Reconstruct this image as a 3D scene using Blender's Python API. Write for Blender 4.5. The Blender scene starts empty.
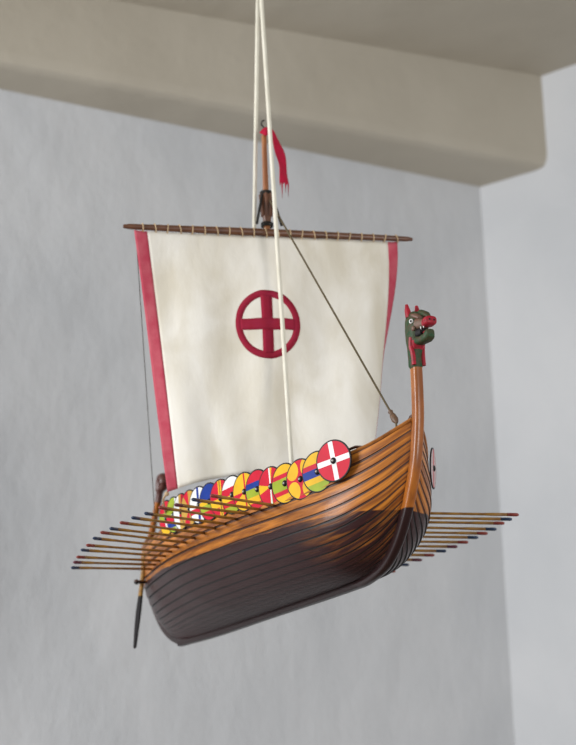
import bpy, math, random
from mathutils import Vector, Matrix
random.seed(7)
C = bpy.context.scene.collection
sc = bpy.context.scene

# ------------------------------------------------------------------ camera numbers
F = 1700.0; PITCH = math.radians(15.6)
CAM = Vector((0, 0, 1.6))
Rp = Matrix.Rotation(PITCH, 3, 'X')
ax_, bx_, cx_ = -1.09162648, -0.271792612, -0.0367022284
Rship = Rp @ Matrix.Rotation(cx_, 3, 'Y') @ Matrix.Rotation(bx_, 3, 'X') @ Matrix.Rotation(ax_, 3, 'Z')
T = CAM + Rp @ Vector((0.156011343, 3.15970981, -0.248649119))
O = Vector((-45, 0, -15.2))                      # base of the ship: middle of its keel, cm
SHIPM = Matrix.Translation(T + Rship @ (O * 0.01)) @ Rship.to_4x4()

def L(p):                                        # ship centimetres -> local metres
    return (Vector(p) - O) * 0.01
def W(p):                                        # ship centimetres -> world
    return T + Rship @ (Vector(p) * 0.01)
def ray(u, v):
    return Rp @ Vector(((u - 288) / F, 1, (372.5 - v) / F))
def on_z(u, v, z):
    d = ray(u, v); return CAM + d * ((z - CAM.z) / d.z)
def on_plane(u, v, p0, n):
    d = ray(u, v); return CAM + d * ((p0 - CAM).dot(n) / d.dot(n))

# ------------------------------------------------------------------ materials
def mat(name, col, rough=0.5, coat=0.0, metal=0.0, spec=0.5, var=None, scale=(30, 30, 30), amt=0.5, bump=0.0, bscale=None, detail=4, dist=0.0):
    m = bpy.data.materials.new(name); m.use_nodes = True
    nt = m.node_tree; b = nt.nodes['Principled BSDF']
    b.inputs['Base Color'].default_value = (*col, 1)
    b.inputs['Roughness'].default_value = rough
    b.inputs['Coat Weight'].default_value = coat
    b.inputs['Coat Roughness'].default_value = 0.15
    b.inputs['Metallic'].default_value = metal
    b.inputs['Specular IOR Level'].default_value = spec
    tc = nt.nodes.new('ShaderNodeTexCoord'); mp = nt.nodes.new('ShaderNodeMapping')
    mp.inputs['Scale'].default_value = scale
    nt.links.new(tc.outputs['Object'], mp.inputs['Vector'])
    n = nt.nodes.new('ShaderNodeTexNoise'); n.inputs['Scale'].default_value = 1; n.inputs['Detail'].default_value = detail
    n.inputs['Distortion'].default_value = dist
    nt.links.new(mp.outputs[0], n.inputs['Vector'])
    mix = nt.nodes.new('ShaderNodeMix'); mix.data_type = 'RGBA'; mix.name = 'colmix'
    mix.inputs['A'].default_value = (*col, 1)
    mix.inputs['B'].default_value = (*(var or tuple(c * 0.7 for c in col)), 1)
    r = nt.nodes.new('ShaderNodeMapRange'); r.inputs['From Min'].default_value = 0.35; r.inputs['From Max'].default_value = 0.65
    r.inputs['To Max'].default_value = amt
    nt.links.new(n.outputs['Fac'], r.inputs['Value']); nt.links.new(r.outputs[0], mix.inputs['Factor'])
    nt.links.new(mix.outputs['Result'], b.inputs['Base Color'])
    if bump:
        n2 = n
        if bscale:
            mp2 = nt.nodes.new('ShaderNodeMapping'); mp2.inputs['Scale'].default_value = bscale
            nt.links.new(tc.outputs['Object'], mp2.inputs['Vector'])
            n2 = nt.nodes.new('ShaderNodeTexNoise'); n2.inputs['Scale'].default_value = 1; n2.inputs['Detail'].default_value = 5
            nt.links.new(mp2.outputs[0], n2.inputs['Vector'])
        bp = nt.nodes.new('ShaderNodeBump'); bp.inputs['Strength'].default_value = 1; bp.inputs['Distance'].default_value = bump
        nt.links.new(n2.outputs['Fac'], bp.inputs['Height']); nt.links.new(bp.outputs[0], b.inputs['Normal'])
    return m

def use_plank_coords(m):
    nt = m.node_tree; a = nt.nodes.new('ShaderNodeAttribute'); a.attribute_name = 'plank'
    for l in list(nt.links):
        if l.from_node.type == 'TEX_COORD' and l.to_node.type == 'MAPPING':
            t = l.to_socket; nt.links.remove(l); nt.links.new(a.outputs['Vector'], t)
    return m

def painted_below(m, ztop, dark, rough=0.34, patch_amt=0.0):
    """bottom paint up to a waterline at local height ztop, with noise patches of the plank colour"""
    nt = m.node_tree; b = nt.nodes['Principled BSDF']
    tc = nt.nodes.new('ShaderNodeTexCoord'); sp = nt.nodes.new('ShaderNodeSeparateXYZ')
    nt.links.new(tc.outputs['Object'], sp.inputs[0])
    n = nt.nodes.new('ShaderNodeTexNoise'); n.inputs['Scale'].default_value = 25
    nt.links.new(tc.outputs['Object'], n.inputs['Vector'])
    a = nt.nodes.new('ShaderNodeMath'); a.operation = 'MULTIPLY_ADD'; a.inputs[1].default_value = 0.006; 
    nt.links.new(n.outputs['Fac'], a.inputs[0]); nt.links.new(sp.outputs['Z'], a.inputs[2])
    sx = nt.nodes.new('ShaderNodeMapRange')        # the painted line rises a little towards the stern
    sx.inputs['From Min'].default_value = .2; sx.inputs['From Max'].default_value = -.6; sx.inputs['To Min'].default_value = 0; sx.inputs['To Max'].default_value = -.020
    nt.links.new(sp.outputs['X'], sx.inputs['Value'])
    a2 = nt.nodes.new('ShaderNodeMath'); nt.links.new(a.outputs[0], a2.inputs[0]); nt.links.new(sx.outputs[0], a2.inputs[1]); a = a2
    c = nt.nodes.new('ShaderNodeMapRange'); c.inputs['From Min'].default_value = ztop + .0025; c.inputs['From Max'].default_value = ztop + .0045
    c.inputs['To Min'].default_value = 1; c.inputs['To Max'].default_value = 0
    nt.links.new(a.outputs[0], c.inputs['Value'])
    fac = c.outputs[0]
    if patch_amt:
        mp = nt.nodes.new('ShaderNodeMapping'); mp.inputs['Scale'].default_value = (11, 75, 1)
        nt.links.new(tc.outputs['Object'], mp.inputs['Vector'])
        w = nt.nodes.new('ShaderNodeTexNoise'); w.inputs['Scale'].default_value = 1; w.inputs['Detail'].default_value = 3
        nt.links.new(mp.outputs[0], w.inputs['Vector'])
        # plank-colour patches only on the starboard forefoot
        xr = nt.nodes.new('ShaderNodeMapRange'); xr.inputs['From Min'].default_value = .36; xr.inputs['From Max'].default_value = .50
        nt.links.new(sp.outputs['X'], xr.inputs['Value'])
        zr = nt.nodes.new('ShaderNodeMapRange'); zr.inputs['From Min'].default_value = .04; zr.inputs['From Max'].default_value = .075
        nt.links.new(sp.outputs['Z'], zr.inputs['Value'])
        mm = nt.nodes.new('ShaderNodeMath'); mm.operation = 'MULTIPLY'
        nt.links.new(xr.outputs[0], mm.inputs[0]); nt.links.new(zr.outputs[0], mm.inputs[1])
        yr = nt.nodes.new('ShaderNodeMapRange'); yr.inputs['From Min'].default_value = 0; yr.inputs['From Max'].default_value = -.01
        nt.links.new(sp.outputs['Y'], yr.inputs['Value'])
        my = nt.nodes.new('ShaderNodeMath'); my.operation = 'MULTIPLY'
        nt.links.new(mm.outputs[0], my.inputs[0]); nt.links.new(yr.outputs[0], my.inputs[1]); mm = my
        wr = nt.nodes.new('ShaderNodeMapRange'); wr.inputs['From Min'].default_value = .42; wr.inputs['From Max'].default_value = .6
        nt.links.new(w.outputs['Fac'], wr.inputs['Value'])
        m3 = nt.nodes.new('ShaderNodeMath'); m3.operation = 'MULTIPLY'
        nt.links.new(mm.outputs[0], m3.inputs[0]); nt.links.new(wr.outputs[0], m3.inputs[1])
        m4 = nt.nodes.new('ShaderNodeMath'); m4.operation = 'MULTIPLY_ADD'; m4.inputs[1].default_value = -patch_amt; m4.inputs[2].default_value = 1
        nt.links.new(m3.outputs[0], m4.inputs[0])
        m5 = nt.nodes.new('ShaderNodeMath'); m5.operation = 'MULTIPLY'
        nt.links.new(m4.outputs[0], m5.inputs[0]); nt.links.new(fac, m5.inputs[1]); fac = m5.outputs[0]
    mx = nt.nodes.new('ShaderNodeMix'); mx.data_type = 'RGBA'
    src = nt.nodes['colmix'].outputs['Result']
    nt.links.new(fac, mx.inputs['Factor']); nt.links.new(src, mx.inputs['A'])
    mx.inputs['B'].default_value = (*dark, 1)
    nt.links.new(mx.outputs['Result'], b.inputs['Base Color'])
    return m

ORANGE = (0.56, 0.20, 0.028); BROWN = (0.26, 0.075, 0.014); DARK = (0.034, 0.012, 0.012)
WL = 0.123                                       # waterline above the keel base, metres
m_hull = use_plank_coords(painted_below(mat('varnished_planks', ORANGE, .36, .12, spec=.2, var=(0.13, 0.032, 0.009), scale=(10, 110, 3), amt=.9, detail=6, bump=.0006, bscale=(25, 300, 3)), WL, DARK, patch_amt=.6))
m_rail = mat('rail_wood', (.36, .13, .025), .4, .1, spec=.3, var=(.15, .05, .012), scale=(20, 60, 60), amt=.8)
m_seam = painted_below(mat('tar_and_lap_shade', (0.055, 0.018, 0.008), .5, var=(0.11, 0.035, .01), scale=(20, 20, 20)), WL, (0.008, 0.005, 0.005))  # seam tar, with the shadow under each lap painted in as dark colour
m_stem = painted_below(mat('varnished_stem', (0.40, 0.125, 0.016), .3, .2, spec=.35, var=(0.17, .045, .01), scale=(60, 60, 14), amt=.7), WL, (0.022, .008, .008))
m_keel = mat('dark_painted_keel', (0.020, .008, .008), .38, .1, spec=.3)
m_inner = mat('inner_planks', (0.16, .06, .02), .5, var=(.08, .03, .01), scale=(10, 60, 60))
m_mast = mat('mast_wood', (0.36, .135, .04), .4, .2, var=(.20, .06, .02), scale=(150, 150, 14), amt=.8)
m_yard = mat('yard_wood', (0.15, .055, .022), .45, .2, var=(.07, .025, .012), scale=(40, 40, 40), amt=.8)
m_oar = mat('oar_wood', (0.36, .19, .035), .4, .1, spec=.3, var=(.12, .045, .014), scale=(40, 40, 120), amt=.7)
m_blue = mat('blue_paint', (0.010, .04, .27), .45, 0, spec=.12)
m_bluedark = mat('dark_blue_paint', (0.008, .03, .085), .4, .2)
m_red = mat('red_paint', (0.60, .010, .035), .45, 0, spec=.12, amt=.4)
m_redoar = mat('faded_red_paint', (0.26, .035, .022), .45, .1)
m_plum = mat('plum_paint', (0.13, .02, .04), .45, .1)
m_yel = mat('yellow_paint', (0.80, .47, .015), .45, 0, spec=.12, var=(.62, .33, .02), amt=.5)
m_och = mat('ochre_paint', (0.55, .30, .02), .45, .2)
m_green = mat('lime_paint', (0.34, .42, .03), .45, 0, spec=.12)
m_white = mat('white_paint', (0.80, .80, .78), .45, 0, spec=.3, var=(.62, .62, .6))
m_pink = mat('pale_pink_paint', (0.55, .40, .40), .45)
m_black = mat('black_edge', (0.012, .010, .011), .5, 0, spec=.2)
m_grey = mat('grey_metal', (0.30, .29, .27), .35, metal=.6, spec=.5)
m_dgreen = mat('dragon_green', (0.016, .065, .025), .5, 0, spec=.2, var=(.09, .05, .03), scale=(140, 140, 140), amt=.8, bump=.0008, bscale=(250, 250, 250))
m_dred = mat('dragon_red', (0.38, .010, .03), .45, .0, spec=.25, var=(.16, .02, .02), scale=(180, 180, 180), amt=.7)
m_dbrown = mat('dragon_brown', (0.17, .07, .05), .5, var=(.10, .09, .05), scale=(160, 160, 160), amt=.8)
m_tail = mat('tail_brown', (0.10, .03, .022), .4, .2)
m_sail = mat('sailcloth', (0.82, .79, .72), .9, spec=.1, var=(.66, .61, .50), scale=(11, 11, 6), amt=.9, bump=.0035, bscale=(14, 14, 7), detail=8, dist=.5)
m_band = mat('red_sail_cloth', (0.46, .060, .095), .9, spec=.1, var=(.56, .14, .17), scale=(30, 30, 30), amt=.7, bump=.0005, bscale=(300, 300, 300))
m_emb = mat('emblem_cloth', (0.30, .020, .048), .9, spec=.1, var=(.28, .015, .03), scale=(60, 60, 60), amt=.6)
m_cord = mat('lacing_cord', (0.55, .40, .24), .8, spec=.2)
m_rope = mat('white_rope', (0.80, .77, .66), .85, spec=.2, var=(.62, .58, .46), scale=(60, 60, 25), bump=.0006, bscale=(300, 300, 500))
m_stay = mat('stay_cord', (0.13, .10, .055), .8, spec=.2, var=(.06, .05, .03), scale=(400, 400, 400))
m_dcord = mat('dark_cord', (0.025, .024, .022), .7, spec=.2)
m_tcord = mat('thin_grey_cord', (0.10, .085, .075), .8, spec=.2)
m_flag = mat('red_flag_cloth', (0.50, .012, .05), .8, spec=.2, var=(.34, .01, .03), scale=(80, 80, 80))
m_toggle = mat('wooden_toggle', (0.16, .09, .05), .5, var=(.05, .03, .02), scale=(250, 250, 250))

# ------------------------------------------------------------------ helpers
def mesh_obj(name, verts, faces, mats, parent=None, mi=None, smooth=False, loc=None):
    me = bpy.data.meshes.new(name)
    o0 = Vector((0, 0, 0)) if loc is None else Vector(loc)
    me.from_pydata([tuple(Vector(v) - o0) for v in verts], [], faces)
    for m in (mats if isinstance(mats, (list, tuple)) else [mats]): me.materials.append(m)
    if mi is not None:
        for p, i in zip(me.polygons, mi): p.material_index = i
    if smooth:
        for p in me.polygons: p.use_smooth = True
    me.update()
    o = bpy.data.objects.new(name, me); C.objects.link(o)
    if parent is not None: o.parent = parent
    o.location = o0
    return o

def hermite(pts, n):
    P = [Vector(p) for p in pts]; out = []
    for i in range(len(P) - 1):
        a, b = P[i], P[i + 1]
        ta = (b - P[i - 1]) / 2 if i > 0 else (b - a)
        tb = (P[i + 2] - a) / 2 if i + 2 < len(P) else (b - a)
        for k in range(n):
            t = k / n; t2, t3 = t * t, t * t * t
            out.append(a * (2 * t3 - 3 * t2 + 1) + ta * (t3 - 2 * t2 + t) + b * (-2 * t3 + 3 * t2) + tb * (t3 - t2))
    out.append(P[-1]); return out

class MB:
    def __init__(s): s.v = []; s.f = []; s.m = []
    def add(s, v, f, mi=0):
        k = len(s.v); s.v += [tuple(x) for x in v]; s.f += [tuple(i + k for i in q) for q in f]; s.m += [mi] * len(f)
    def tube(s, path, rad, seg=10, mi=0, caps=True, up=None):
        P = [Vector(p) for p in path]; n = len(P)
        R = rad if isinstance(rad, list) else [rad] * n
        v = []; u0 = None
        for i in range(n):
            t = (P[min(i + 1, n - 1)] - P[max(i - 1, 0)]).normalized()
            if u0 is None:
                u0 = t.orthogonal().normalized() if up is None else (Vector(up) - t * Vector(up).dot(t)).normalized()
            else:
                u0 = (u0 - t * u0.dot(t)).normalized()
            w = t.cross(u0)
            for k in range(seg):
                a = 2 * math.pi * k / seg
                r = R[i]; ra, rb = (r if isinstance(r, (list, tuple)) else (r, r))
                v.append(P[i] + u0 * math.cos(a) * ra + w * math.sin(a) * rb)
        f = [(i * seg + k, i * seg + (k + 1) % seg, (i + 1) * seg + (k + 1) % seg, (i + 1) * seg + k) for i in range(n - 1) for k in range(seg)]
        if caps: f += [tuple(range(seg))[::-1], tuple(range((n - 1) * seg, n * seg))]
        s.add(v, f, mi)
    def ball(s, c, r, seg=12, rings=8, mi=0):
        c = Vector(c); r = r if isinstance(r, (list, tuple)) else (r, r, r)
        v = [c + Vector((0, 0, r[2]))]
        for i in range(1, rings):
            th = math.pi * i / rings
            for k in range(seg):
                a = 2 * math.pi * k / seg
                v.append(c + Vector((r[0] * math.sin(th) * math.cos(a), r[1] * math.sin(th) * math.sin(a), r[2] * math.cos(th))))
        v.append(c - Vector((0, 0, r[2]))); e = len(v) - 1
        f = [(0, 1 + k, 1 + (k + 1) % seg) for k in range(seg)]
        for i in range(rings - 2):
            for k in range(seg):
                a = 1 + i * seg + k; b = 1 + i * seg + (k + 1) % seg
                f.append((a, a + seg, b + seg, b))
        f += [(e, 1 + (rings - 2) * seg + (k + 1) % seg, 1 + (rings - 2) * seg + k) for k in range(seg)]
        s.add(v, f, mi)
    def loft(s, secs, mi=0, seg=20, p=3.0):
        """secs: (centre, axis_a, axis_b) superellipse rings"""
        v = []
        for c, a, b in secs:
            c, a, b = Vector(c), Vector(a), Vector(b)
            for k in range(seg):
                t = 2 * math.pi * k / seg; ct, st = math.cos(t), math.sin(t)
                v.append(c + a * math.copysign(abs(ct) ** (2 / p), ct) + b * math.copysign(abs(st) ** (2 / p), st))
        n = len(secs)
        f = [(i * seg + k, i * seg + (k + 1) % seg, (i + 1) * seg + (k + 1) % seg, (i + 1) * seg + k) for i in range(n - 1) for k in range(seg)]
        f += [tuple(range(seg))[::-1], tuple(range((n - 1) * seg, n * seg))]
        s.add(v, f, mi)
    def build(s, name, mats, parent=None, smooth=True, loc=None, ship=True):
        v = [L(p) for p in s.v] if ship else s.v
        o = mesh_obj(name, v, s.f, mats, parent, s.m, smooth, loc)
        if smooth:
            md = o.modifiers.new('es', 'EDGE_SPLIT'); md.split_angle = math.radians(40)
        return o

def table(pts, d):
    if d <= pts[0][0]: return pts[0][1]
    if d >= pts[-1][0]: return pts[-1][1]
    for i in range(len(pts) - 1):
        if pts[i][0] <= d <= pts[i + 1][0]:
            x0, y0 = pts[i]; x1, y1 = pts[i + 1]
            def sl(j):
                if j <= 0: return (pts[1][1] - pts[0][1]) / (pts[1][0] - pts[0][0])
                if j >= len(pts) - 1: return 0.0
                a = (pts[j][1] - pts[j - 1][1]) / (pts[j][0] - pts[j - 1][0]); b = (pts[j + 1][1] - pts[j][1]) / (pts[j + 1][0] - pts[j][0])
                return 0 if a * b <= 0 else 2 * a * b / (a + b)
            h = x1 - x0; t = (d - x0) / h; t2, t3 = t * t, t ** 3
            return y0 * (2 * t3 - 3 * t2 + 1) + sl(i) * h * (t3 - 2 * t2 + t) + y1 * (-2 * t3 + 3 * t2) + sl(i + 1) * h * (t3 - t2)

def along(pts, t):
    """point at arc fraction t of a smooth polyline"""
    P = hermite(pts, 12)
    s = [0]
    for a, b in zip(P, P[1:]): s.append(s[-1] + (b - a).length)
    d = t * s[-1]
    for i in range(len(P) - 1):
        if d <= s[i + 1] + 1e-9:
            return P[i].lerp(P[i + 1], (d - s[i]) / max(1e-9, s[i + 1] - s[i]))
    return P[-1]

# ------------------------------------------------------------------ the ship
ship = bpy.data.objects.new('model_longship', None); C.objects.link(ship)
ship.matrix_world = SHIPM
ship.empty_display_size = .1
ship['label'] = 'wooden dragon-headed model longship with square white sail, hanging on white rope'
ship['category'] = 'model ship'

MID = [(0.8, -13.6, 0), (3, -13.3, 0), (6, -12.3, 0), (9, -10.7, 0), (11.8, -8.2, 0), (13.8, -5.4, 0), (15.2, -2.4, 0), (15.8, 1, 0), (15.8, 4, 0), (15.6, 6.4, 0)]
STEM = [(-2, -12.9, 0), (3.6, -11.2, 0), (7.6, -8.2, 0), (10.6, -4.3, 0), (12.9, -.5, 0), (14.9, 3.5, 0), (16.2, 8, 0), (16.7, 12.6, 0)]
STERN = [(-88, -14.3, 0), (-96, -11.5, 0), (-102, -6.5, 0), (-106, -1, 0), (-107.6, 3.5, 0), (-107.4, 8, 0), (-106, 13, 0)]
SG = [(0, 0), (2.5, .17), (7, .39), (11.3, .55), (16.5, .67), (25.5, .795), (34.5, .87), (45, .94), (62, 1)]
SW = [(0, 0), (2, .17), (7, .51), (15, .77), (27, .93), (45, 1)]
SL = [(0, 0), (2, .16), (6, .48), (12, .74), (22, .92), (40, 1)]
AG = [(0, 0), (4, .20), (10, .40), (20, .62), (30, .78), (45, .94), (62, 1)]
AW = [(0, 0), (5, .15), (15.5, .42), (25, .62), (37, .80), (50, .95), (62, 1)]
AL = [(0, 0), (5, .12), (12, .30), (22, .55), (35, .82), (50, 1)]
HG = [(0, 1), (2.5, .72), (5, .5), (8, .32), (12, .18), (18, .08), (30, 0)]
HL = [(0, 1), (3, .56), (6, .28), (10, .09), (14, .015), (18, 0)]
_cache = {}
def ends(v):
    if v not in _cache: _cache[v] = (along(MID, v ** 1.42), along(STEM, v ** .88), along(STERN, v))
    return _cache[v]
def blend3(a, b, c, v):
    if v < .25: return a
    if v < .6: t = (v - .25) / .35; t = t * t * (3 - 2 * t); return a + (b - a) * t
    t = (v - .6) / .4; t = t * t * (3 - 2 * t); return b + (c - b) * t
def hull_x(x, v):
    """half breadth and height of the moulded surface at x on strake line v"""
    m, st, sn = ends(v)
    if x > -45:
        d = max(0, st.x - x); e = st
        s = blend3(table(SL, d), table(SW, d), table(SG, d), v)
    else:
        d = max(0, x - sn.x); e = sn
        s = blend3(table(AL, d), table(AW, d), table(AG, d), v)
    w = max(0, (v - .4) / .6)
    h = table(HL, d) * (1 - w) + table(HG, d) * w
    zk = (x + 40) * 0.018 * (1 - v) ** 2
    y = 0.7 + (m.x - .7) * s
    z = (m.y + zk) * (1 - h) + e.y * h
    return y, z
def hull_p(u, v):
    m, st, sn = ends(v)
    c = 0.5 - 0.5 * math.cos(math.pi * u); c = 0.35 * u + .65 * c
    x = sn.x + (st.x - sn.x) * c
    y, z = hull_x(x, v)
    return x, y, z

NS = 17; NU = 110
mb = MB(); PL = []
for side in (-1, 1):
    for i in range(NS):
        v0, v1 = i / NS, (i + 1) / NS
        rows = [(v0, -.02), (v0, .26), (v0 + (v1 - v0) * .45, .17), (v0 + (v1 - v0) * .80, .03), (v1, -.02)]
        vv = []
        for v, off in rows:
            for k in range(NU + 1):
                x, y, z = hull_p(k / NU, v)
                x2, y2, z2 = hull_p(k / NU, min(1, v + .02)) if v < .97 else hull_p(k / NU, v - .02)
                dy, dz = (y2 - y, z2 - z) if v < .97 else (y - y2, z - z2)
                n = math.hypot(dy, dz) + 1e-6
                e = min(1, 6 * min(k / NU, 1 - k / NU) + .25)
                vv.append((x, side * (y + off * e * dz / n), z - off * e * dy / n)); PL.append((x * .01 + i * .37, v * .33, side * 3.0))
        ff = []; mm = []
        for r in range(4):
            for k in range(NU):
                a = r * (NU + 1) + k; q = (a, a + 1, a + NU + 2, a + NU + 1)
                ff.append(q if side < 0 else q[::-1]); mm.append(1 if r in (0, 3) else 0)  # step face and strake top get the painted lap shadow
        b0 = len(mb.v); mb.v += vv; mb.f += [tuple(j + b0 for j in q) for q in ff]; mb.m += mm
    # inner shell and gunwale cap
    vv = []; inner_v = [j / 10 for j in range(11)]
    for v in inner_v:
        for k in range(NU + 1):
            x, y, z = hull_p(k / NU, v)
            vv.append((x, side * max(.05, y - .55), z + (.5 if v < .5 else 0))); PL.append((x * .01, v * .33, side))
    for k in range(NU + 1):
        x, y, z = hull_p(k / NU, 1.0); vv.append((x, side * y, z)); PL.append((x * .01, .33, side))
    n = len(inner_v)
    ff = []; mm = []
    for r in range(n):
        for k in range(NU):
            a = r * (NU + 1) + k; q = (a, a + 1, a + NU + 2, a + NU + 1)
            ff.append(q[::-1] if side < 0 else q); mm.append(2 if r < n - 1 else 0)
    b0 = len(mb.v); mb.v += vv; mb.f += [tuple(j + b0 for j in q) for q in ff]; mb.m += mm
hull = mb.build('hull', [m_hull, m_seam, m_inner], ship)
at_ = hull.data.attributes.new('plank', 'FLOAT_VECTOR', 'POINT')
for i, c in enumerate(PL): at_.data[i].vector = c
hull['label'] = 'overlapping varnished planks, dark brown below the waterline'

# deck
v = []; f = []; xs = [-98 + 105 * k / 60 for k in range(61)]
for x in xs:
    y, z = hull_x(x, .72)
    y -= .7
    v += [(x, -max(y, .1), 1.6), (x, max(y, .1), 1.6)]
mb = MB(); mb.add(v, [(2 * k, 2 * k + 2, 2 * k + 3, 2 * k + 1) for k in range(60)]); mb.build('deck', m_inner, ship, False)

# keel, stem and stern posts
mb = MB()
pth = hermite([(-90, 0, -14.6), (-70, 0, -14.75), (-45, 0, -14.3), (-20, 0, -13.9), (-6, 0, -13.6)], 8)
mb.loft([(p, (0, .85, 0), (0, 0, .8)) for p in pth], p=5); mb.build('keel', m_keel, ship)

def post(pts, wid, dep, name, m):
    P = hermite(pts, 8); secs = []
    for i, p in enumerate(P):
        t = (P[min(i + 1, len(P) - 1)] - P[max(i - 1, 0)]).normalized()
        nrm = Vector((t.z, 0, -t.x)); k = i / (len(P) - 1)
        secs.append((p, Vector((0, table(wid, k), 0)), nrm * table(dep, k)))
    b = MB(); b.loft(secs, p=3.2); return b.build(name, m, ship)
post([(-8, 0, -13.7), (-3, 0, -13.3), (3.4, 0, -11.7), (8.0, 0, -8.6), (11.6, 0, -4.3), (14.2, 0, .3), (16.4, 0, 5.5), (17.8, 0, 12), (18.2, 0, 17), (18.3, 0, 21.8)],
     [(0, .85), (.5, .95), (1, .95)], [(0, .8), (.3, 1.1), (1, 1.05)], 'stem_post', m_stem)
post([(-86, 0, -14.7), (-92, 0, -13.6), (-98.8, 0, -10.2), (-104.5, 0, -4.6), (-107.9, 0, 0.5), (-108.8, 0, 5), (-107.6, 0, 11), (-103.6, 0, 18), (-101.6, 0, 21)],
     [(0, .85), (1, .7)], [(0, .8), (.3, 1.0), (1, .8)], 'stern_post', m_stem)
mb = MB()
mb.tube(hermite([(-101.8, 0, 20.4), (-100.8, 0, 23), (-100.2, 0, 25.4), (-98.6, 0, 26.0), (-97.8, 0, 24.6), (-98.8, 0, 23.2), (-99.8, 0, 23.8)], 6),
        [(.8, .9)] * 6 + [(1.15, 1.0)] * 8 + [(1.3, .9)] * 12 + [(1.0, .7)] * 5 + [(.8, .5)] * 6, seg=12, up=(0, 1, 0))
mb.build('tail_scroll', m_tail, ship)

# gunwale capping rails
for side in (-1, 1):
    P = []
    for k in range(0, 61):
        x, y, z = hull_p(k / 60, 1.0); P.append((x, side * (y - .22), z + .08))
    b = MB(); b.tube(P, (.38, .5), seg=8, up=(0, 0, 1)); b.build('gunwale_rail', m_rail, ship)
# breasthook knob where rails meet the stem
b = MB(); b.loft([((15.4, 0, 12.2), (0, .9, 0), (0, 0, .5)), ((16.2, 0, 13.0), (0, .8, 0), (0, 0, .55)), ((17.0, 0, 13.3), (0, .7, 0), (0, 0, .4))]); b.build('bow_block', m_seam, ship)
# shield battens inboard of the rails
for side in (-1, 1):
    P = []
    for k in range(33):
        x = 9.6 - k * 2.6; y, z = hull_x(x, 1.0); P.append((x, side * (y - 1.2 if k else y - .4), z + (1.3 if k else 0)))
    b = MB(); b.tube(P, .28, seg=8); b.build('shield_rail', m_seam, ship)
# thwarts
for x in range(-84, 2, 9):
    y, z = hull_x(x, .86)
    b = MB(); y -= .5
    b.loft([((x, -y, 4.2), (.7, 0, 0), (0, 0, .3)), ((x, y, 4.2), (.7, 0, 0), (0, 0, .3))], p=6, seg=12); b.build('thwart', m_inner, ship, False)

# ------------------------------------------------------------------ dragon head
hd = MB()
X, Y, Z = Vector((1, 0, 0)), Vector((0, 1, 0)), Vector((0, 0, 1))
hd.loft([((18.3, 0, 21.6), Y * .9, X * 1.0), ((18.2, 0, 22.2), Y * 1.2, X * 1.25), ((18.1, 0, 24.0), Y * 1.15, X * 1.25), ((18.3, 0, 25.6), Y * 1.25, X * 1.5),
         ((18.6, 0, 27), Y * 1.5, X * 1.9), ((18.8, 0, 28.8), Y * 1.62, X * 2.1), ((18.8, 0, 30.5), Y * 1.55, X * 2.0), ((18.6, 0, 31.7), Y * 1.2, X * 1.6), ((18.5, 0, 32.2), Y * .7, X * .9)], p=2.8)
head = hd.build('dragon_head', m_dgreen, ship); head['label'] = 'green carved dragon head with red snout and ears'
def hp(name, m, fn, label=None):
    b = MB(); fn(b); o = b.build(name, m, head)
    if label: o['label'] = label
    return o
hp('upper_jaw', m_dbrown, lambda b: b.loft([((19.6, 0, 29.6), Y * 1.42, Z * 1.35), ((21.0, 0, 29.3), Y * 1.2, Z * 1.05), ((22.2, 0, 29.1), Y * 1.0, Z * .8), ((23.0, 0, 29.1), Y * .9, Z * .7)], p=2.8))
hp('snout', m_dred, lambda b: b.loft([((22.3, 0, 29.0), Y * .9, Z * .65), ((22.9, 0, 29.0), Y * 1.15, Z * .82), ((23.7, 0, 29.1), Y * 1.2, Z * .85), ((24.3, 0, 29.15), Y * 1.1, Z * .78), ((24.5, 0, 29.15), Y * .8, Z * .55)], p=3.2), 'red square snout')
hp('lower_jaw', m_dgreen, lambda b: b.loft([((19.2, 0, 26.6), Y * 1.3, Z * .9), ((21.0, 0, 26.3), Y * 1.1, Z * .7), ((22.6, 0, 26.3), Y * 1.1, Z * .75), ((23.5, 0, 26.7), Y * 1.0, Z * .95), ((23.9, 0, 26.9), Y * .75, Z * .7)], p=3.0))
hp('mouth', m_black, lambda b: b.loft([((19.4, 0, 27.8), Y * 1.25, Z * 1.0), ((21.8, 0, 27.7), Y * .95, Z * .8)], p=2.8))
hp('brow', m_dbrown, lambda b: b.loft([((19.3, 0, 31.2), Y * 1.3, Z * .75), ((20.4, 0, 30.9), Y * 1.25, Z * .6), ((21.2, 0, 30.4), Y * .9, Z * .4)], p=2.5))
hp('crest', m_dgreen, lambda b: b.loft([((19.2, .5, 31.8), Y * .5, Z * .4), ((20.4, .6, 31.7), Y * .75, Z * .6), ((21.8, .7, 31.0), Y * .7, Z * .55), ((22.6, .7, 30.4), Y * .4, Z * .3)], p=2.4))
hp('tongue', m_dred, lambda b: b.loft([((20.4, 0, 27.3), Y * .5, Z * .2), ((23.2, 0, 27.6), Y * .35, Z * .15)]))
hp('throat', m_dred, lambda b: b.loft([((19.6, 0, 26.5), Y * 1.36, X * .8), ((19.3, 0, 25.7), Y * 1.25, X * .75), ((19.0, 0, 25.0), Y * 1.0, X * .6)], p=2.8))
vd = Vector((.80, -.55, -.2)).normalized()
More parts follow.
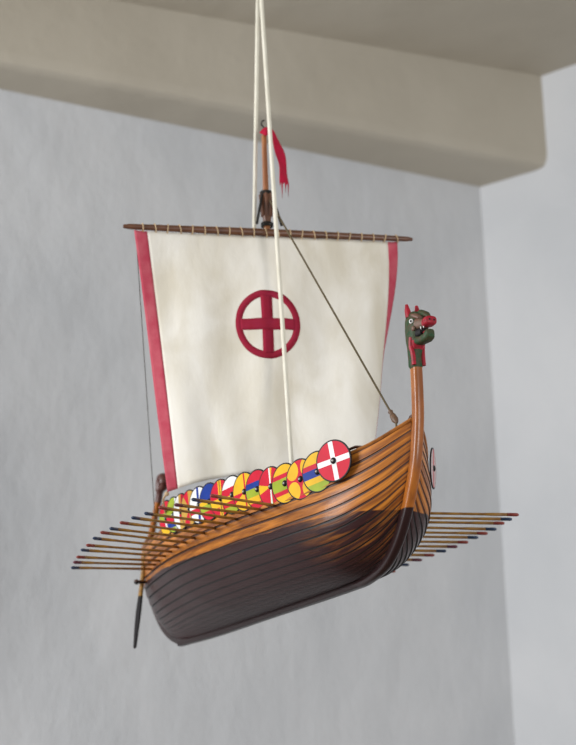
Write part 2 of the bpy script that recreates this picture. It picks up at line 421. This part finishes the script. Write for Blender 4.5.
for s in (-1, 1):
    hp('ear', m_dred, lambda b: b.loft([((18.3, s * .95, 31.2), Y * .55, X * .7), ((18.1, s * 1.05, 32.6), Y * .5, X * .58), ((17.9, s * 1.05, 33.8), Y * .25, X * .28)], p=2.2))
    e = hp('eye', m_white, lambda b: b.ball((19.9, s * 1.5, 30.0), (.5, .36, .45)))
    hp('pupil', m_black, lambda b: b.ball((20.15, s * 1.76, 29.95), (.22, .16, .22)))
    hp('cheek', m_dbrown, lambda b: b.ball((20.2, s * 1.35, 28.6), (.5, .3, .5)))
    hp('jaw_stripe', m_dred, lambda b: b.tube(hermite([(19.2, s * 1.3, 27.2), (18.9, s * 1.25, 25.6), (19.1, s * 1.05, 24.2), (19.25, s * 1.0, 22.1)], 5), .42, 8))
    for x in (21.9, 22.8):
        hp('tooth', m_white, lambda b: b.loft([((x, s * .8, 28.5), Y * .14, X * .16), ((x, s * .78, 28.0), Y * .04, X * .05)], p=2, seg=8))
    hp('nostril', m_black, lambda b: b.ball((24.4, s * .5, 29.2), (.2, .25, .22)))

# ------------------------------------------------------------------ mast, yard and rigging
b = MB(); b.tube([(-39.2, 0, 1.6), (-39.2, 0, 68), (-39.1, 0, 90.3)], [.85, .7, .55], 14); b.build('mast', m_mast, ship)
b = MB()
b.loft([((-39.1, 0, 70), (.8, 0, 0), (0, .85, 0)), ((-39.1, 0, 72.5), (.95, 0, 0), (0, 1.0, 0)), ((-39.1, 0, 76.2), (1.25, 0, 0), (0, 1.3, 0)), ((-39.1, 0, 76.8), (1.0, 0, 0), (0, 1.05, 0))], p=2.4)
for k in range(8):
    a = math.pi * k / 4 + .3
    b.tube([(-39.1 + 1.3 * math.cos(a), 1.35 * math.sin(a), 76.4), (-39.1 + .95 * math.cos(a), 1.0 * math.sin(a), 71.3)], .28, 6)
mk = b.build('mast_block', m_yard, ship)
for z in (76.4, 76.85, 69.6, 69.1):
    b = MB(); b.tube([(-39.1 + 1.2 * math.cos(t * math.pi / 8) * (1 if z > 70 else .9), 1.2 * math.sin(t * math.pi / 8), z) for t in range(17)], .22, 6)
    b.build('rope_binding', m_dcord, ship)
for s, ey, ez in ((-1, -3.0, 68.9), (1, 3.0, 69.2)):
    b = MB(); b.tube([(-38.6, s * 1.2, 76.3), (-38.0, ey, ez)], .3, 8); b.build('halyard', m_dcord, ship)
b = MB(); b.tube(hermite([(-39.1, 0, 89.8), (-39.1, 0, 92), (-39.1, -.55, 92.8), (-39.1, -.3, 93.7), (-39.1, .2, 93.9)], 4), .16, 6); b.build('mast_hook', m_dcord, ship)

# pennant
cl = hermite([(-38.4, -.7, 90.2), (-38.2, .6, 91.2), (-38.2, 2.1, 89.6), (-38.5, 3.4, 86.8), (-38.6, 4.1, 83.5), (-38.5, 4.3, 79.6)], 6)
v = []; n = len(cl); NW = 6
for i, p in enumerate(cl):
    t = (cl[min(i + 1, n - 1)] - cl[max(i - 1, 0)]).normalized(); nr = Vector((0.35, t.z, -t.y)).normalized()
    w = .8 + .55 * min(1, i / (n * .5))
    for j in range(NW + 1):
        a = j / NW * 2 - 1; p2 = p + nr * w * a + Vector((.3 * math.sin(i * .5 + a * 2), 0, 0)); v.append(p2)
f = []; 
for i in range(n - 1):
    for j in range(NW): f.append((i * (NW + 1) + j, i * (NW + 1) + j + 1, (i + 1) * (NW + 1) + j + 1, (i + 1) * (NW + 1) + j))
for j, ln in enumerate((3.2, .6, 2.4, .5, 3.9, 1.0)):      # torn tails
    a = (n - 1) * (NW + 1) + j; v.append((v[a] + v[a + 1]) / 2 + Vector((0, -.1, -ln))); f.append((a, a + 1, len(v) - 1))
b = MB(); b.add(v, f); o = b.build('pennant', m_flag, ship); o['label'] = 'small torn red cloth flag'
md = o.modifiers.new('th', 'SOLIDIFY'); md.thickness = .0007

# yard
Ya, Yb = Vector((-45.6, -30.8, 67.1)), Vector((-30.0, 31.0, 67.1))
yd = (Yb - Ya).normalized(); yn = Vector((yd.y, -yd.x, 0))           # forward normal
b = MB(); b.tube([Ya.lerp(Yb, t) for t in (0, .02, .1, .35, .5, .65, .9, .98, 1)], [.4, .58, .66, .82, .88, .82, .66, .55, .35], 12); b.build('yard', m_yard, ship)
YL = (Yb - Ya).length
for k in range(22):
    t = .065 + k * .0418
    c = Ya.lerp(Yb, t) + Vector((0, 0, -.12)); r = .80 + .14 * (1 - abs(t - .5) * 2)
    tw = random.uniform(-.25, .25)
    b = MB(); b.tube([c + yn * r * math.cos(a) + Vector((0, 0, r * 1.12 * math.sin(a))) + yd * tw * math.sin(a) for a in [i * math.pi / 8 for i in range(17)]], .13, 6, caps=False)
    b.build('lacing_loop', m_cord, ship)

# sail
TS = (.036, .945)
def sail(s, t, off=0.0):
    """s -1..1 starboard to port, t 0..1 top to foot, ship cm"""
    f_ = (s + 1) / 2
    top = Ya.lerp(Yb, TS[0] + (TS[1] - TS[0]) * f_) + Vector((0, 0, -.75 - .15 * abs(math.sin(f_ * 11 * math.pi))))
    A = Vector((-49.5, -19.9, 11.4)); B = Vector((-25.5, 18.5, 8.5))
    bot = A.lerp(B, f_) + Vector((0, 0, 4.0 * (1 - s * s)))
    p = top.lerp(bot, t)
    bel = (math.sin(math.pi * min(1, t ** .8)) + .6 * t) * (1 - s * s)
    p += yn * (1.7 * bel)
    # starboard leech leans inboard evenly, port leech curls aft
    c = max(0, (s - .74) / .26); cu = min(1, t * 1.8); cu = cu * cu * (3 - 2 * cu)
    p += (-yn * 6.0 * c * c - yd * 3.0 * c * c) * cu + yd * 2.2 * max(0, s) * math.sin(math.pi * t)
    c2 = max(0, (-s - .8) / .2)
    p += yn * (.5 * c2 * math.sin(t * 5))
    p += yn * (.42 * math.sin(s * 9 + t * 3) * math.sin(t * math.pi) + .22 * math.sin(s * 17 - t * 5) * t + .22 * math.sin(t * 7 + s * 2) * (1 - abs(s)))
    return p + yn * off
def sail_patch(s0, s1, ns, t0, t1, nt_, off, name, m, parent, th):
    v = [sail(s0 + (s1 - s0) * j / ns, t0 + (t1 - t0) * i / nt_, off) for i in range(nt_ + 1) for j in range(ns + 1)]
    f = [(i * (ns + 1) + j, (i + 1) * (ns + 1) + j, (i + 1) * (ns + 1) + j + 1, i * (ns + 1) + j + 1) for i in range(nt_) for j in range(ns)]
    b = MB(); b.add(v, f); o = b.build(name, m, parent); o.modifiers.clear()
    md = o.modifiers.new('th', 'SOLIDIFY'); md.thickness = th; md.offset = 0
    return o
sl = sail_patch(-.91, .93, 64, 0, 1, 60, 0, 'sail', m_sail, ship, .0006)
sl['label'] = 'square off-white cloth sail with red side bands and red ringed cross'
sail_patch(-1, -.905, 5, 0, 1, 60, .02, 'red_band', m_band, sl, .0008)
sail_patch(.925, 1, 5, 0, 1, 60, .02, 'red_band', m_band, sl, .0008)
# emblem: ring and cross sewn to the cloth, laid out in cm on the cloth
CS, CT = -0.048, .392
HW, HH = 27.4, 47.0
def em(a, c): return sail(CS + a / HW, CT - c / HH, .07)
v = []; f = []; NR = 72; ro, ri = 6.9, 5.5
for k in range(NR):
    t = 2 * math.pi * k / NR
    for r in (ro, (ro + ri) / 2, ri): v.append(em(r * math.cos(t), r * math.sin(t)))
for k in range(NR):
    a = 3 * k; c = 3 * ((k + 1) % NR)
    f += [(a, a + 1, c + 1, c), (a + 1, a + 2, c + 2, c + 1)]
b = MB(); b.add(v, [q[::-1] for q in f])
def bar(w0, w1, ln, vert, o_):
    N = 24; v = []
    for i in range(N + 1):
        q = -ln + 2 * ln * i / N
        w = w0 + (w1 - w0) * abs(q) / ln
        for e in (-w, -w / 3, w / 3, w): 
            v.append(sail(CS + ((e if vert else q)) / HW, CT - ((q if vert else e)) / HH, o_))
    f = [(4 * i + j, 4 * i + j + 1, 4 * i + j + 5, 4 * i + j + 4) for i in range(N) for j in range(3)]
    b.add(v, f if vert else [q[::-1] for q in f])
bar(1.2, 1.25, 5.8, True, .075); bar(1.2, 1.1, 5.8, False, .08)
o = b.build('emblem', m_emb, sl); o.modifiers.clear(); md = o.modifiers.new('th', 'SOLIDIFY'); md.thickness = .0007
o['label'] = 'dark red cross inside a ring'

def cord(name, pts, r, m, label=None, seg=8):
    b = MB(); b.tube(pts, r, seg); o = b.build(name, m, ship)
    if label: o['label'] = label
    return o
# forestay with its wooden toggle
s0, s1 = Vector((-38.6, .3, 75.5)), Vector((14.2, -2.2, 12.4))
cord('forestay', [s0, s1], .2, m_stay, 'thin brown line from mast to bow')
d = (s1 - s0).normalized()
b = MB(); b.tube([s1 - d * 3.9, s1 - d * 3.4, s1 - d * 3.0, s1 - d * 2.2, s1 - d * 1.0, s1 - d * .4, s1], [.25, .5, .35, .6, .65, .45, .2], 10)
b.build('stay_toggle', m_toggle, ship)
g = hull_x(14.6, 1.0)
cord('toggle_lashing', [s1 - d * .5, (14.6, -g[0] + .3, g[1] + .1)], .2, m_stay)
# brace from yard end to the stern, and sheets from the sail's corners
cord('brace', [Ya + yd * 2.6, (-78, -10.8, 9.4)], .09, m_tcord)
cA, cB = sail(-1, 1), sail(1, 1)
cord('sheet', hermite([cA, cA + Vector((-3, .3, -1.2)), (-62, -15.0, 9)], 4), .22, m_cord)
cord('sheet', hermite([cB, (-40, 15, 8), (-46, 14.5, 6)], 4), .22, m_cord)
b = MB(); b.ball(cA + Vector((-.4, 0, -.3)), .5); b.build('sheet_knot', m_cord, ship)

# ------------------------------------------------------------------ steering oar
b = MB()
b.tube([(-86.6, -10.0, 5.5), (-87.6, -10.0, 1), (-89.6, -10.0, -4.6)], [(.42, .42), (.55, .5), (.75, .45)], 12, up=(1, 0, 0))
rud = b.build('steering_oar', m_oar, ship)
b = MB(); b.loft([((-89.4, -10, -4.3), (.8, 0, 0), (0, .46, 0)), ((-90.6, -10, -7.5), (1.25, 0, 0), (0, .42, 0)), ((-91.8, -10, -11), (1.15, 0, 0), (0, .36, 0)), ((-93.1, -10, -15.4), (.75, 0, 0), (0, .26, 0)), ((-93.2, -10, -15.7), (.35, 0, 0), (0, .15, 0))], p=2.4)
b.build('blade', m_black, rud)
b = MB(); b.tube([(-88.0, -7.0, -1.2), (-88.0, -11.4, -1.3)], .38, 10); b.ball((-88, -11.5, -1.3), .6); b.build('pivot_peg', m_seam, rud)
b = MB(); b.tube([(-86.7, -10, 5.2), (-85.5, -6.5, 6.0)], .3, 8); b.build('tiller', m_oar, rud)

# ------------------------------------------------------------------ oars
tipc = ['faded_red', 'blue', 'plum', 'red', 'blue', 'blue', 'red', 'blue', 'red', 'blue', 'red', 'blue', 'red', 'plum', 'blue']
tm = {'faded_red': m_redoar, 'red': m_redoar, 'blue': m_bluedark, 'plum': m_plum}
b = MB(); LN = 28.0       # oar along +Y from inboard end to tip, cm
shaft = MB(); shaft.tube([(0, -2.5, 0), (0, 4, 0), (0, 16, 0), (0, 19.5, 0), (0, 21, 0), (0, 24.2, 0)], [.28, .29, .25, .26, .31, .32], 10)
tipb = MB(); tipb.tube([(0, 24.1, 0), (0, 25.9, 0), (0, 26.3, 0)], [.33, .34, .2], 10)
sm = bpy.data.meshes.new('oar'); sm.from_pydata([tuple(Vector(p) * .01) for p in shaft.v], [], shaft.f); sm.materials.append(m_oar)
tms = {}
for kname, m in tm.items():
    q = bpy.data.meshes.new('painted_tip'); q.from_pydata([tuple(Vector(p) * .01) for p in tipb.v], [], tipb.f); q.materials.append(m); tms[kname] = q
for me in [sm] + list(tms.values()):
    for p in me.polygons: p.use_smooth = True
portc = ['faded_red', 'blue', 'red', 'blue', 'red', 'blue', 'red', 'plum', 'blue', 'red', 'plum', 'blue', 'red', 'blue', 'plum']
jt = random.Random(3)
for side, cols in ((-1, tipc), (1, portc)):
    for k in range(15):
        tx = -4.64 * k; ty = 39.44 - .1068 * (k - 7.85) ** 2; tz = -.0235 * (k - 2.67) ** 2 + .2
        # oars sweep forward from the hull to the tip
        ix = tx - 13.3 + jt.uniform(-.25, .25)
        iz = 2.0 - .16 * max(0, k - 2)
        iy = hull_x(ix, .8)[0]
        I = Vector((ix, side * iy, iz)); Tt = Vector((tx, side * ty, tz + jt.uniform(-.2, .2)))
        dv = (Tt - I).normalized()
        o = bpy.data.objects.new('oar', sm); C.objects.link(o); o.parent = ship
        o.rotation_mode = 'QUATERNION'; o.rotation_quaternion = dv.to_track_quat('Y', 'Z')
        base = Tt - dv * 26.3
        o.location = L(base)
        c = bpy.data.objects.new('painted_tip', tms[cols[k]]); C.objects.link(c); c.parent = o
        c['label'] = {'faded_red': 'dull red tip', 'red': 'dull red tip', 'blue': 'dark blue tip', 'plum': 'plum tip'}[cols[k]]
        # oar port
        qb = MB(); g2 = hull_x(ix, .8)
        
# ------------------------------------------------------------------ shields
R0 = 3.9
def clip(poly, nx, ny, d):                       # keep nx*x+ny*y<=d
    out = []
    for i in range(len(poly)):
        a, b_ = poly[i], poly[(i + 1) % len(poly)]
        da, db = nx * a[0] + ny * a[1] - d, nx * b_[0] + ny * b_[1] - d
        if da <= 0: out.append(a)
        if da * db < 0:
            t = da / (da - db); out.append((a[0] + (b_[0] - a[0]) * t, a[1] + (b_[1] - a[1]) * t))
    return out
def convex(pl):                                  # half planes of a convex ccw polygon
    r = []
    for i in range(len(pl)):
        a, b_ = pl[i], pl[(i + 1) % len(pl)]; dx, dy = b_[0] - a[0], b_[1] - a[1]
        r.append((dy, -dx, dy * a[0] - dx * a[1]))
    return r
def box(x0, x1, y0, y1): return [(x0, y0), (x1, y0), (x1, y1), (x0, y1)]
def circ(cx, cy, rx, ry, n=28): return [(cx + rx * math.cos(2 * math.pi * i / n), cy + ry * math.sin(2 * math.pi * i / n)) for i in range(n)]
def wedge(a0, a1):
    a0, a1 = math.radians(a0), math.radians(a1); am = (a0 + a1) / 2
    return [(0, 0), (3 * math.cos(a0), 3 * math.sin(a0)), (3 * math.cos(am), 3 * math.sin(am)), (3 * math.cos(a1), 3 * math.sin(a1))]
Rd, Yl, Bl, Gr, Wh, Oc, Pk, Bk = 'red yellow blue green white ochre pink black'.split()
CM = {Rd: m_red, Yl: m_yel, Bl: m_blue, Gr: m_green, Wh: m_white, Oc: m_och, Pk: m_pink, Bk: m_black}
SD = [
 ('red shield with white cross', Rd, [(box(-.13, .13, -1, 1), Wh), (box(-1, 1, -.13, .13), Wh)], 8),
 ('yellow shield with red, blue and green bands', Yl, [(box(-1, 1, .18, .42), Rd), (box(-1, 1, -.22, .18), Bl), (box(-1, 1, -1, -.52), Gr)], 8),
 ('yellow shield with red rounded cross', Rd, [(circ(-.5, .5, .42, .46), Yl), (circ(.5, .5, .42, .46), Yl), (circ(-.5, -.5, .42, .46), Yl), (circ(.5, -.5, .42, .46), Yl)], 4),
 ('yellow shield with red and green bands', Yl, [(box(-1, 1, -.52, .5), Rd), (box(-1, 1, -.3, .28), Gr)], 6),
 ('red shield with thin gold cross lines', Rd, [(wedge(165, 195), Yl), (wedge(78, 92), Yl), (wedge(262, 276), Gr), (box(-.06, .04, -1, 1), Wh)], 2),
 ('red shield with blue, green and yellow fields', Rd, [(box(-1, .2, .12, .42), Bl), (box(-1, .2, -.3, .12), Gr), (box(-1, .9, -.62, -.3), Yl)], 4),
 ('yellow shield with thin red cross', Yl, [(box(.02, .14, -1, 1), Rd), (wedge(180, 208), Rd)], 4),
 ('white, red, yellow and green striped shield', Wh, [(box(-1, 1, -1, .42), Rd), (box(-1, 1, -1, .02), Yl), (box(-1, 1, -.55, -.28), Rd), (box(-1, 1, -1, -.55), Gr)], 5),
 ('red shield with yellow stripe', Rd, [(box(-.14, .16, -1, 1), Yl), (box(-1, -.14, -.45, .0), Yl), (box(-.02, .04, -1, 1), Bk)], 3),
 ('blue shield with green and red lower half', Bl, [(box(-1, 1, -1, .12), Yl), (box(-1, 1, -.5, -.1), Gr), (box(-1, 1, -1, -.45), Rd)], 3),
 ('white and blue quartered shield', Wh, [(box(-.12, .1, -1, 1), Bl), (box(-1, 1, -.4, -.12), Rd), (box(.1, 1, -.12, .2), Gr)], 3),
 ('ochre shield with red wedge', Oc, [(wedge(95, 130), Rd), (wedge(230, 270), Rd)], 0),
 ('white shield with yellow half', Wh, [(box(-.2, 1, -1, 1), Oc), (wedge(60, 85), Rd), (box(-.2, 1, -.45, -.1), Rd)], 0),
 ('green shield with white stripe', Gr, [(box(.25, .7, -1, 1), Wh), (box(-1, .25, -.35, 0), Rd), (box(-1, .25, -.65, -.35), Bl)], 0),
 ('pink and green shield', Rd, [(box(-1, 1, -.1, .3), Gr), (box(-1, 1, -1, -.5), Yl), (circ(.2, -.3, .35, .25), Wh)], 0),
]
SZ = [6.8, 5.7, 5.2, 5.3, 5.6, 6.0, 6.4, 6.7, 6.9, 7.1, 7.3, 7.5, 7.7, 7.9, 8.1]
def make_shield(k, side):
    label, base, layers, rot = SD[k]
    if side > 0 and k == 0: label, base, layers, rot = 'pale pink shield seen edge-on', Pk, [(box(-.12, .12, -1, 1), Rd)], 0
    x = 5.24 - 4.7 * k
    y, z = hull_x(x, 1.0); y1, _ = hull_x(x + 1.5, 1.0); y0, _ = hull_x(x - 1.5, 1.0)
    toe = math.atan2(y0 - y1, 3.0)
    yaw = toe + math.radians(4.5)
    if k == 0: yaw = math.radians(26 if side < 0 else 39)
    n = Vector((math.sin(yaw), side * math.cos(yaw), 0))
    fwd = Vector((math.cos(yaw), -side * math.sin(yaw), 0)); up = Vector((0, 0, 1))
    ax = fwd if side < 0 else -fwd
    tilt = math.radians(-3)
    n2 = n * math.cos(tilt) + up * math.sin(tilt); up2 = up * math.cos(tilt) - n * math.sin(tilt)
    rr = math.radians(rot) * (1 if side < 0 else -1)
    a1 = ax * math.cos(rr) + up2 * math.sin(rr); b1 = up2 * math.cos(rr) - ax * math.sin(rr)
    cpos = Vector((x, side * (y + .85), SZ[k]))
    if k == 0: cpos.y = side * 10.6
    if k == 1 and side > 0: yaw = math.radians(33); cpos.z -= 1.2
    M = Matrix((a1, b1, n2)).transposed().to_4x4(); M.translation = L(cpos)
    names = [Bk, Rd, Yl, Bl, Gr, Wh, Oc, Pk]
    v = []; f = []; mi = []
    N = 56
    def dome(px, py): return .18 * (1 - px * px - py * py)
    # body with dark rim
    prof = [(0, -.20), (.97, -.22), (1.0, -.15), (1.0, .02), (.975, .06)]
    rings = []
    for r, zz in prof[1:]:
        rings.append(len(v)); v += [(R0 * r * math.cos(2 * math.pi * i / N), R0 * r * math.sin(2 * math.pi * i / N), zz) for i in range(N)]
    f.append(tuple(range(N))[::-1]); mi.append(0)
    for a, b_ in zip(rings, rings[1:]):
        for i in range(N): f.append((a + i, a + (i + 1) % N, b_ + (i + 1) % N, b_ + i)); mi.append(0)
    rings.append(len(v)); f.append(tuple(rings[-2] + i for i in range(N))); mi.append(0)
    disc = [(.93 * math.cos(2 * math.pi * i / N), .93 * math.sin(2 * math.pi * i / N)) for i in range(N)]
    lay = 0
    for poly, col in [(None, base)] + layers:
        p = disc
        if poly:
            for h in convex(poly): p = clip(p, *h)
        if len(p) < 3: continue
        lay += 1; s0_ = len(v)
        v += [(R0 * q[0], R0 * q[1], .062 + .006 * lay) for q in p]
        f.append(tuple(range(s0_, len(v)))); mi.append(names.index(col))
    o = mesh_obj('shield', [Vector(p) * .01 for p in v], f, [CM[c] for c in names], ship, mi)
    o.matrix_local = M; o['label'] = label
    bb = MB(); bb.ball((0, 0, .10), (.62, .62, .34), 16, 8)
    bo = mesh_obj('boss', [Vector(p) * .01 for p in bb.v], bb.f, m_black, o, smooth=True)
    bb = MB(); bb.ball((0, 0, .40), (.27, .27, .14), 12, 6)
    mesh_obj('boss_stud', [Vector(p) * .01 for p in bb.v], bb.f, m_grey, o, smooth=True)
for k in range(15):
    for side in (-1, 1): make_shield(k, side)

# ------------------------------------------------------------------ rope that carries the ship
HB = 3.9                                         # beam soffit height
apex = W((-38.8, 0, 134)); 
botA = W((-27.0, -2.1, 2.0)); botB = W((-52.5, 0, 2.0))
# ------------------------------------------------------------------ the room
pA = on_z(0, 89, HB); pB = on_z(480, 187, HB)
dA = (pB - pA); dA.z = 0; dA.normalize(); nA = Vector((dA.y, -dA.x, 0))      # towards the camera
if nA.dot(CAM - pB) < 0: nA = -nA
low = on_plane(515, 745, pB, nA)
lean = (low - pB); cornerB = pB + lean * (pB.z / -lean.z)                    # corner at the floor
pS0 = on_z(0, 63, HB); pS1 = on_z(548, 167, HB)                              # front lower edge of the beam
dR = (pS1 - pB); dR.z = 0; dR.normalize()
nS = Vector((-(pS1 - pS0).y, (pS1 - pS0).x, 0)).normalized()
pC1 = on_plane(540, 69, pS1, nS); pC0 = on_plane(140, 0, pS1, nS)
HC = 0.5 * (pC1.z + pC0.z)
m_wall = mat('grey_plaster', (0.605, .615, .63), .95, spec=.2, var=(.54, .555, .575), scale=(2.2, 2.2, 1.8), amt=.9, bump=.013, bscale=(5, 5, 3), detail=6, dist=.4)
m_ceil = mat('beige_paint', (0.47, .43, .355), .7, spec=.3, var=(.41, .37, .30), scale=(1.5, 1.5, 1.5), amt=.7, bump=.01, bscale=(4, 4, 4))
m_floor = mat('floor_boards', (0.15, .11, .08), .6, var=(.10, .07, .05), scale=(2, 14, 2), amt=.8)
def slab(name, quad, th, m, sub=1):
    """a wall from its inner face and a thickness vector"""
    q = [Vector(p) for p in quad]; th = Vector(th)
    v = q + [p + th for p in q]
    f = [(0, 1, 2, 3), (7, 6, 5, 4), (0, 4, 5, 1), (1, 5, 6, 2), (2, 6, 7, 3), (3, 7, 4, 0)]
    o = mesh_obj(name, v, f, m); o['kind'] = 'structure'
    return o
def atz(a, b_, z): return a + (b_ - a) * ((z - a.z) / (b_.z - a.z))
zt = HC + .25
cT = atz(cornerB, pB, zt)
aT = pA - dA * 2.5
slab('wall_back', [Vector((aT.x, aT.y, 0)), Vector((cornerB.x, cornerB.y, 0)), cT, Vector((aT.x, aT.y, zt))], -nA * .3 , m_wall)
Lr = 5.5
slab('wall_right', [cornerB, cornerB + dR * Lr, cT + dR * Lr, cT], Vector((-dR.y, dR.x, 0)) * (-.3 if Vector((-dR.y, dR.x, 0)).dot(CAM - pB) > 0 else .3), m_wall)
# beam with a softened lower edge
sdir = (pS1 - pS0).normalized(); s_in = -nS if (-nS).dot(pA - pS0) > 0 else nS
e0 = pS0 - sdir * 2.5; e1 = pS1 + sdir * .25
b0_ = pA - dA * 2.7 + (-nA) * .1; b1_ = pB + dA * .3 - nA * .1
prof = [(0, HC + .2), (0, HB + .05), (.003, HB + .03), (.010, HB + .012), (.022, HB + .004), (.045, HB), (None, HB), (None, HC + .2)]
v = []
for dd, z in prof:
    for e, bk in ((e0, b0_), (e1, b1_)):
        p = (e + s_in * dd) if dd is not None else bk
        v.append((p.x, p.y, z))
n = len(prof)
f = [(2 * i, 2 * i + 1, 2 * ((i + 1) % n) + 1, 2 * ((i + 1) % n)) for i in range(n)] + [tuple(2 * i for i in range(n))[::-1], tuple(2 * i + 1 for i in range(n))]
bm_ = mesh_obj('trim_1', v, f, m_ceil); bm_['kind'] = 'structure'
md = bm_.modifiers.new('es', 'EDGE_SPLIT')
for p in bm_.data.polygons: p.use_smooth = True
# ceiling: level to the measured line, runs back over the camera
c0 = pC1 + sdir * .8; c1 = pC0 - sdir * 2.5
c0 = Vector((c0.x, c0.y, pC1.z)); c1 = Vector((c1.x, c1.y, pC0.z - (pC1.z - pC0.z) * 2.5 / (pC1 - pC0).length))
bk = nS * (-1 if nS.dot(CAM - pS1) < 0 else 1)
c0 = c0 - bk * .3; c1 = c1 - bk * .3
slab('ceiling', [c0, c1, c1 + bk * 5.2, c0 + bk * 5.2], (0, 0, .2), m_ceil)
slab('floor', [(-4.5, -1.2, 0), (5, -1.2, 0), (5, 8.5, 0), (-4.5, 8.5, 0)], (0, 0, -.2), m_floor)
# the rope hangs from a hook in the ceiling
nc = (c1 - c0).cross(bk).normalized()
hook = apex.copy(); hook.z = c0.z - ((nc.x * (apex.x - c0.x) + nc.y * (apex.y - c0.y)) / nc.z)
rb = MB()
up = hook + Vector((0, 0, -.02))
rb.tube([up, apex + Vector((0, 0, .03))], .0055, 8)
rb.tube([apex + Vector((0, 0, .05)), apex, apex.lerp(botA, .35) , botA], .0045, 8)
rb.tube([apex + Vector((0, 0, .05)), apex, apex.lerp(botB, .35) , botB], .0045, 8)
rb.ball(apex + Vector((0, 0, .04)), .011)
rp = rb.build('hanging_rope', m_rope, None, ship=False)
rp['label'] = 'thin white rope in two strands carrying the model ship from the ceiling'; rp['category'] = 'rope'
hb_ = MB(); hb_.tube([hook + Vector((0, 0, .05)), hook, hook + Vector((.012, 0, -.012)), hook + Vector((.008, 0, -.028)), hook + Vector((-.008, 0, -.028))], .003, 8)
hk = hb_.build('ceiling_hook', m_grey, None, ship=False); hk['label'] = 'small metal hook in the beige ceiling above the rope'; hk['category'] = 'hook'

# ------------------------------------------------------------------ light: daylight from tall windows left and right, behind the camera
w = bpy.data.worlds.new('w'); sc.world = w; w.use_nodes = True
bg = w.node_tree.nodes['Background']; bg.inputs[0].default_value = (.92, .955, 1.0, 1); bg.inputs[1].default_value = .70
def area(name, loc, tgt, sx, sy, power, col):
    ld = bpy.data.lights.new(name, 'AREA'); ld.shape = 'RECTANGLE'; ld.size = sx; ld.size_y = sy; ld.energy = power; ld.color = col
    o = bpy.data.objects.new(name, ld); C.objects.link(o); o.location = loc
    o.rotation_euler = (Vector(tgt) - Vector(loc)).to_track_quat('-Z', 'Y').to_euler(); return o
sp_ = W((-40, 0, 15))
area('window_light_left', (-4.0, 2.0, 2.9), sp_, 1.8, 2.2, 180, (.98, .99, 1))
area('window_light_right', (2.6, -.4, 2.2), sp_, 1.2, 2.0, 70, (1, .98, .95))

# ------------------------------------------------------------------ camera
cam = bpy.data.cameras.new('camera'); co = bpy.data.objects.new('camera', cam); C.objects.link(co)
co.location = CAM; co.rotation_euler = (math.pi / 2 + PITCH, 0, 0)
cam.sensor_fit = 'VERTICAL'; cam.sensor_height = 36; cam.lens = F * 36 / 745
cam.clip_start = .05
cam.dof.use_dof = True; cam.dof.focus_distance = 3.10; cam.dof.aperture_fstop = 4.4
sc.camera = co
sc.view_settings.view_transform = 'Standard'; sc.view_settings.look = 'None'; sc.view_settings.gamma = 1
sc.view_settings.exposure = 0
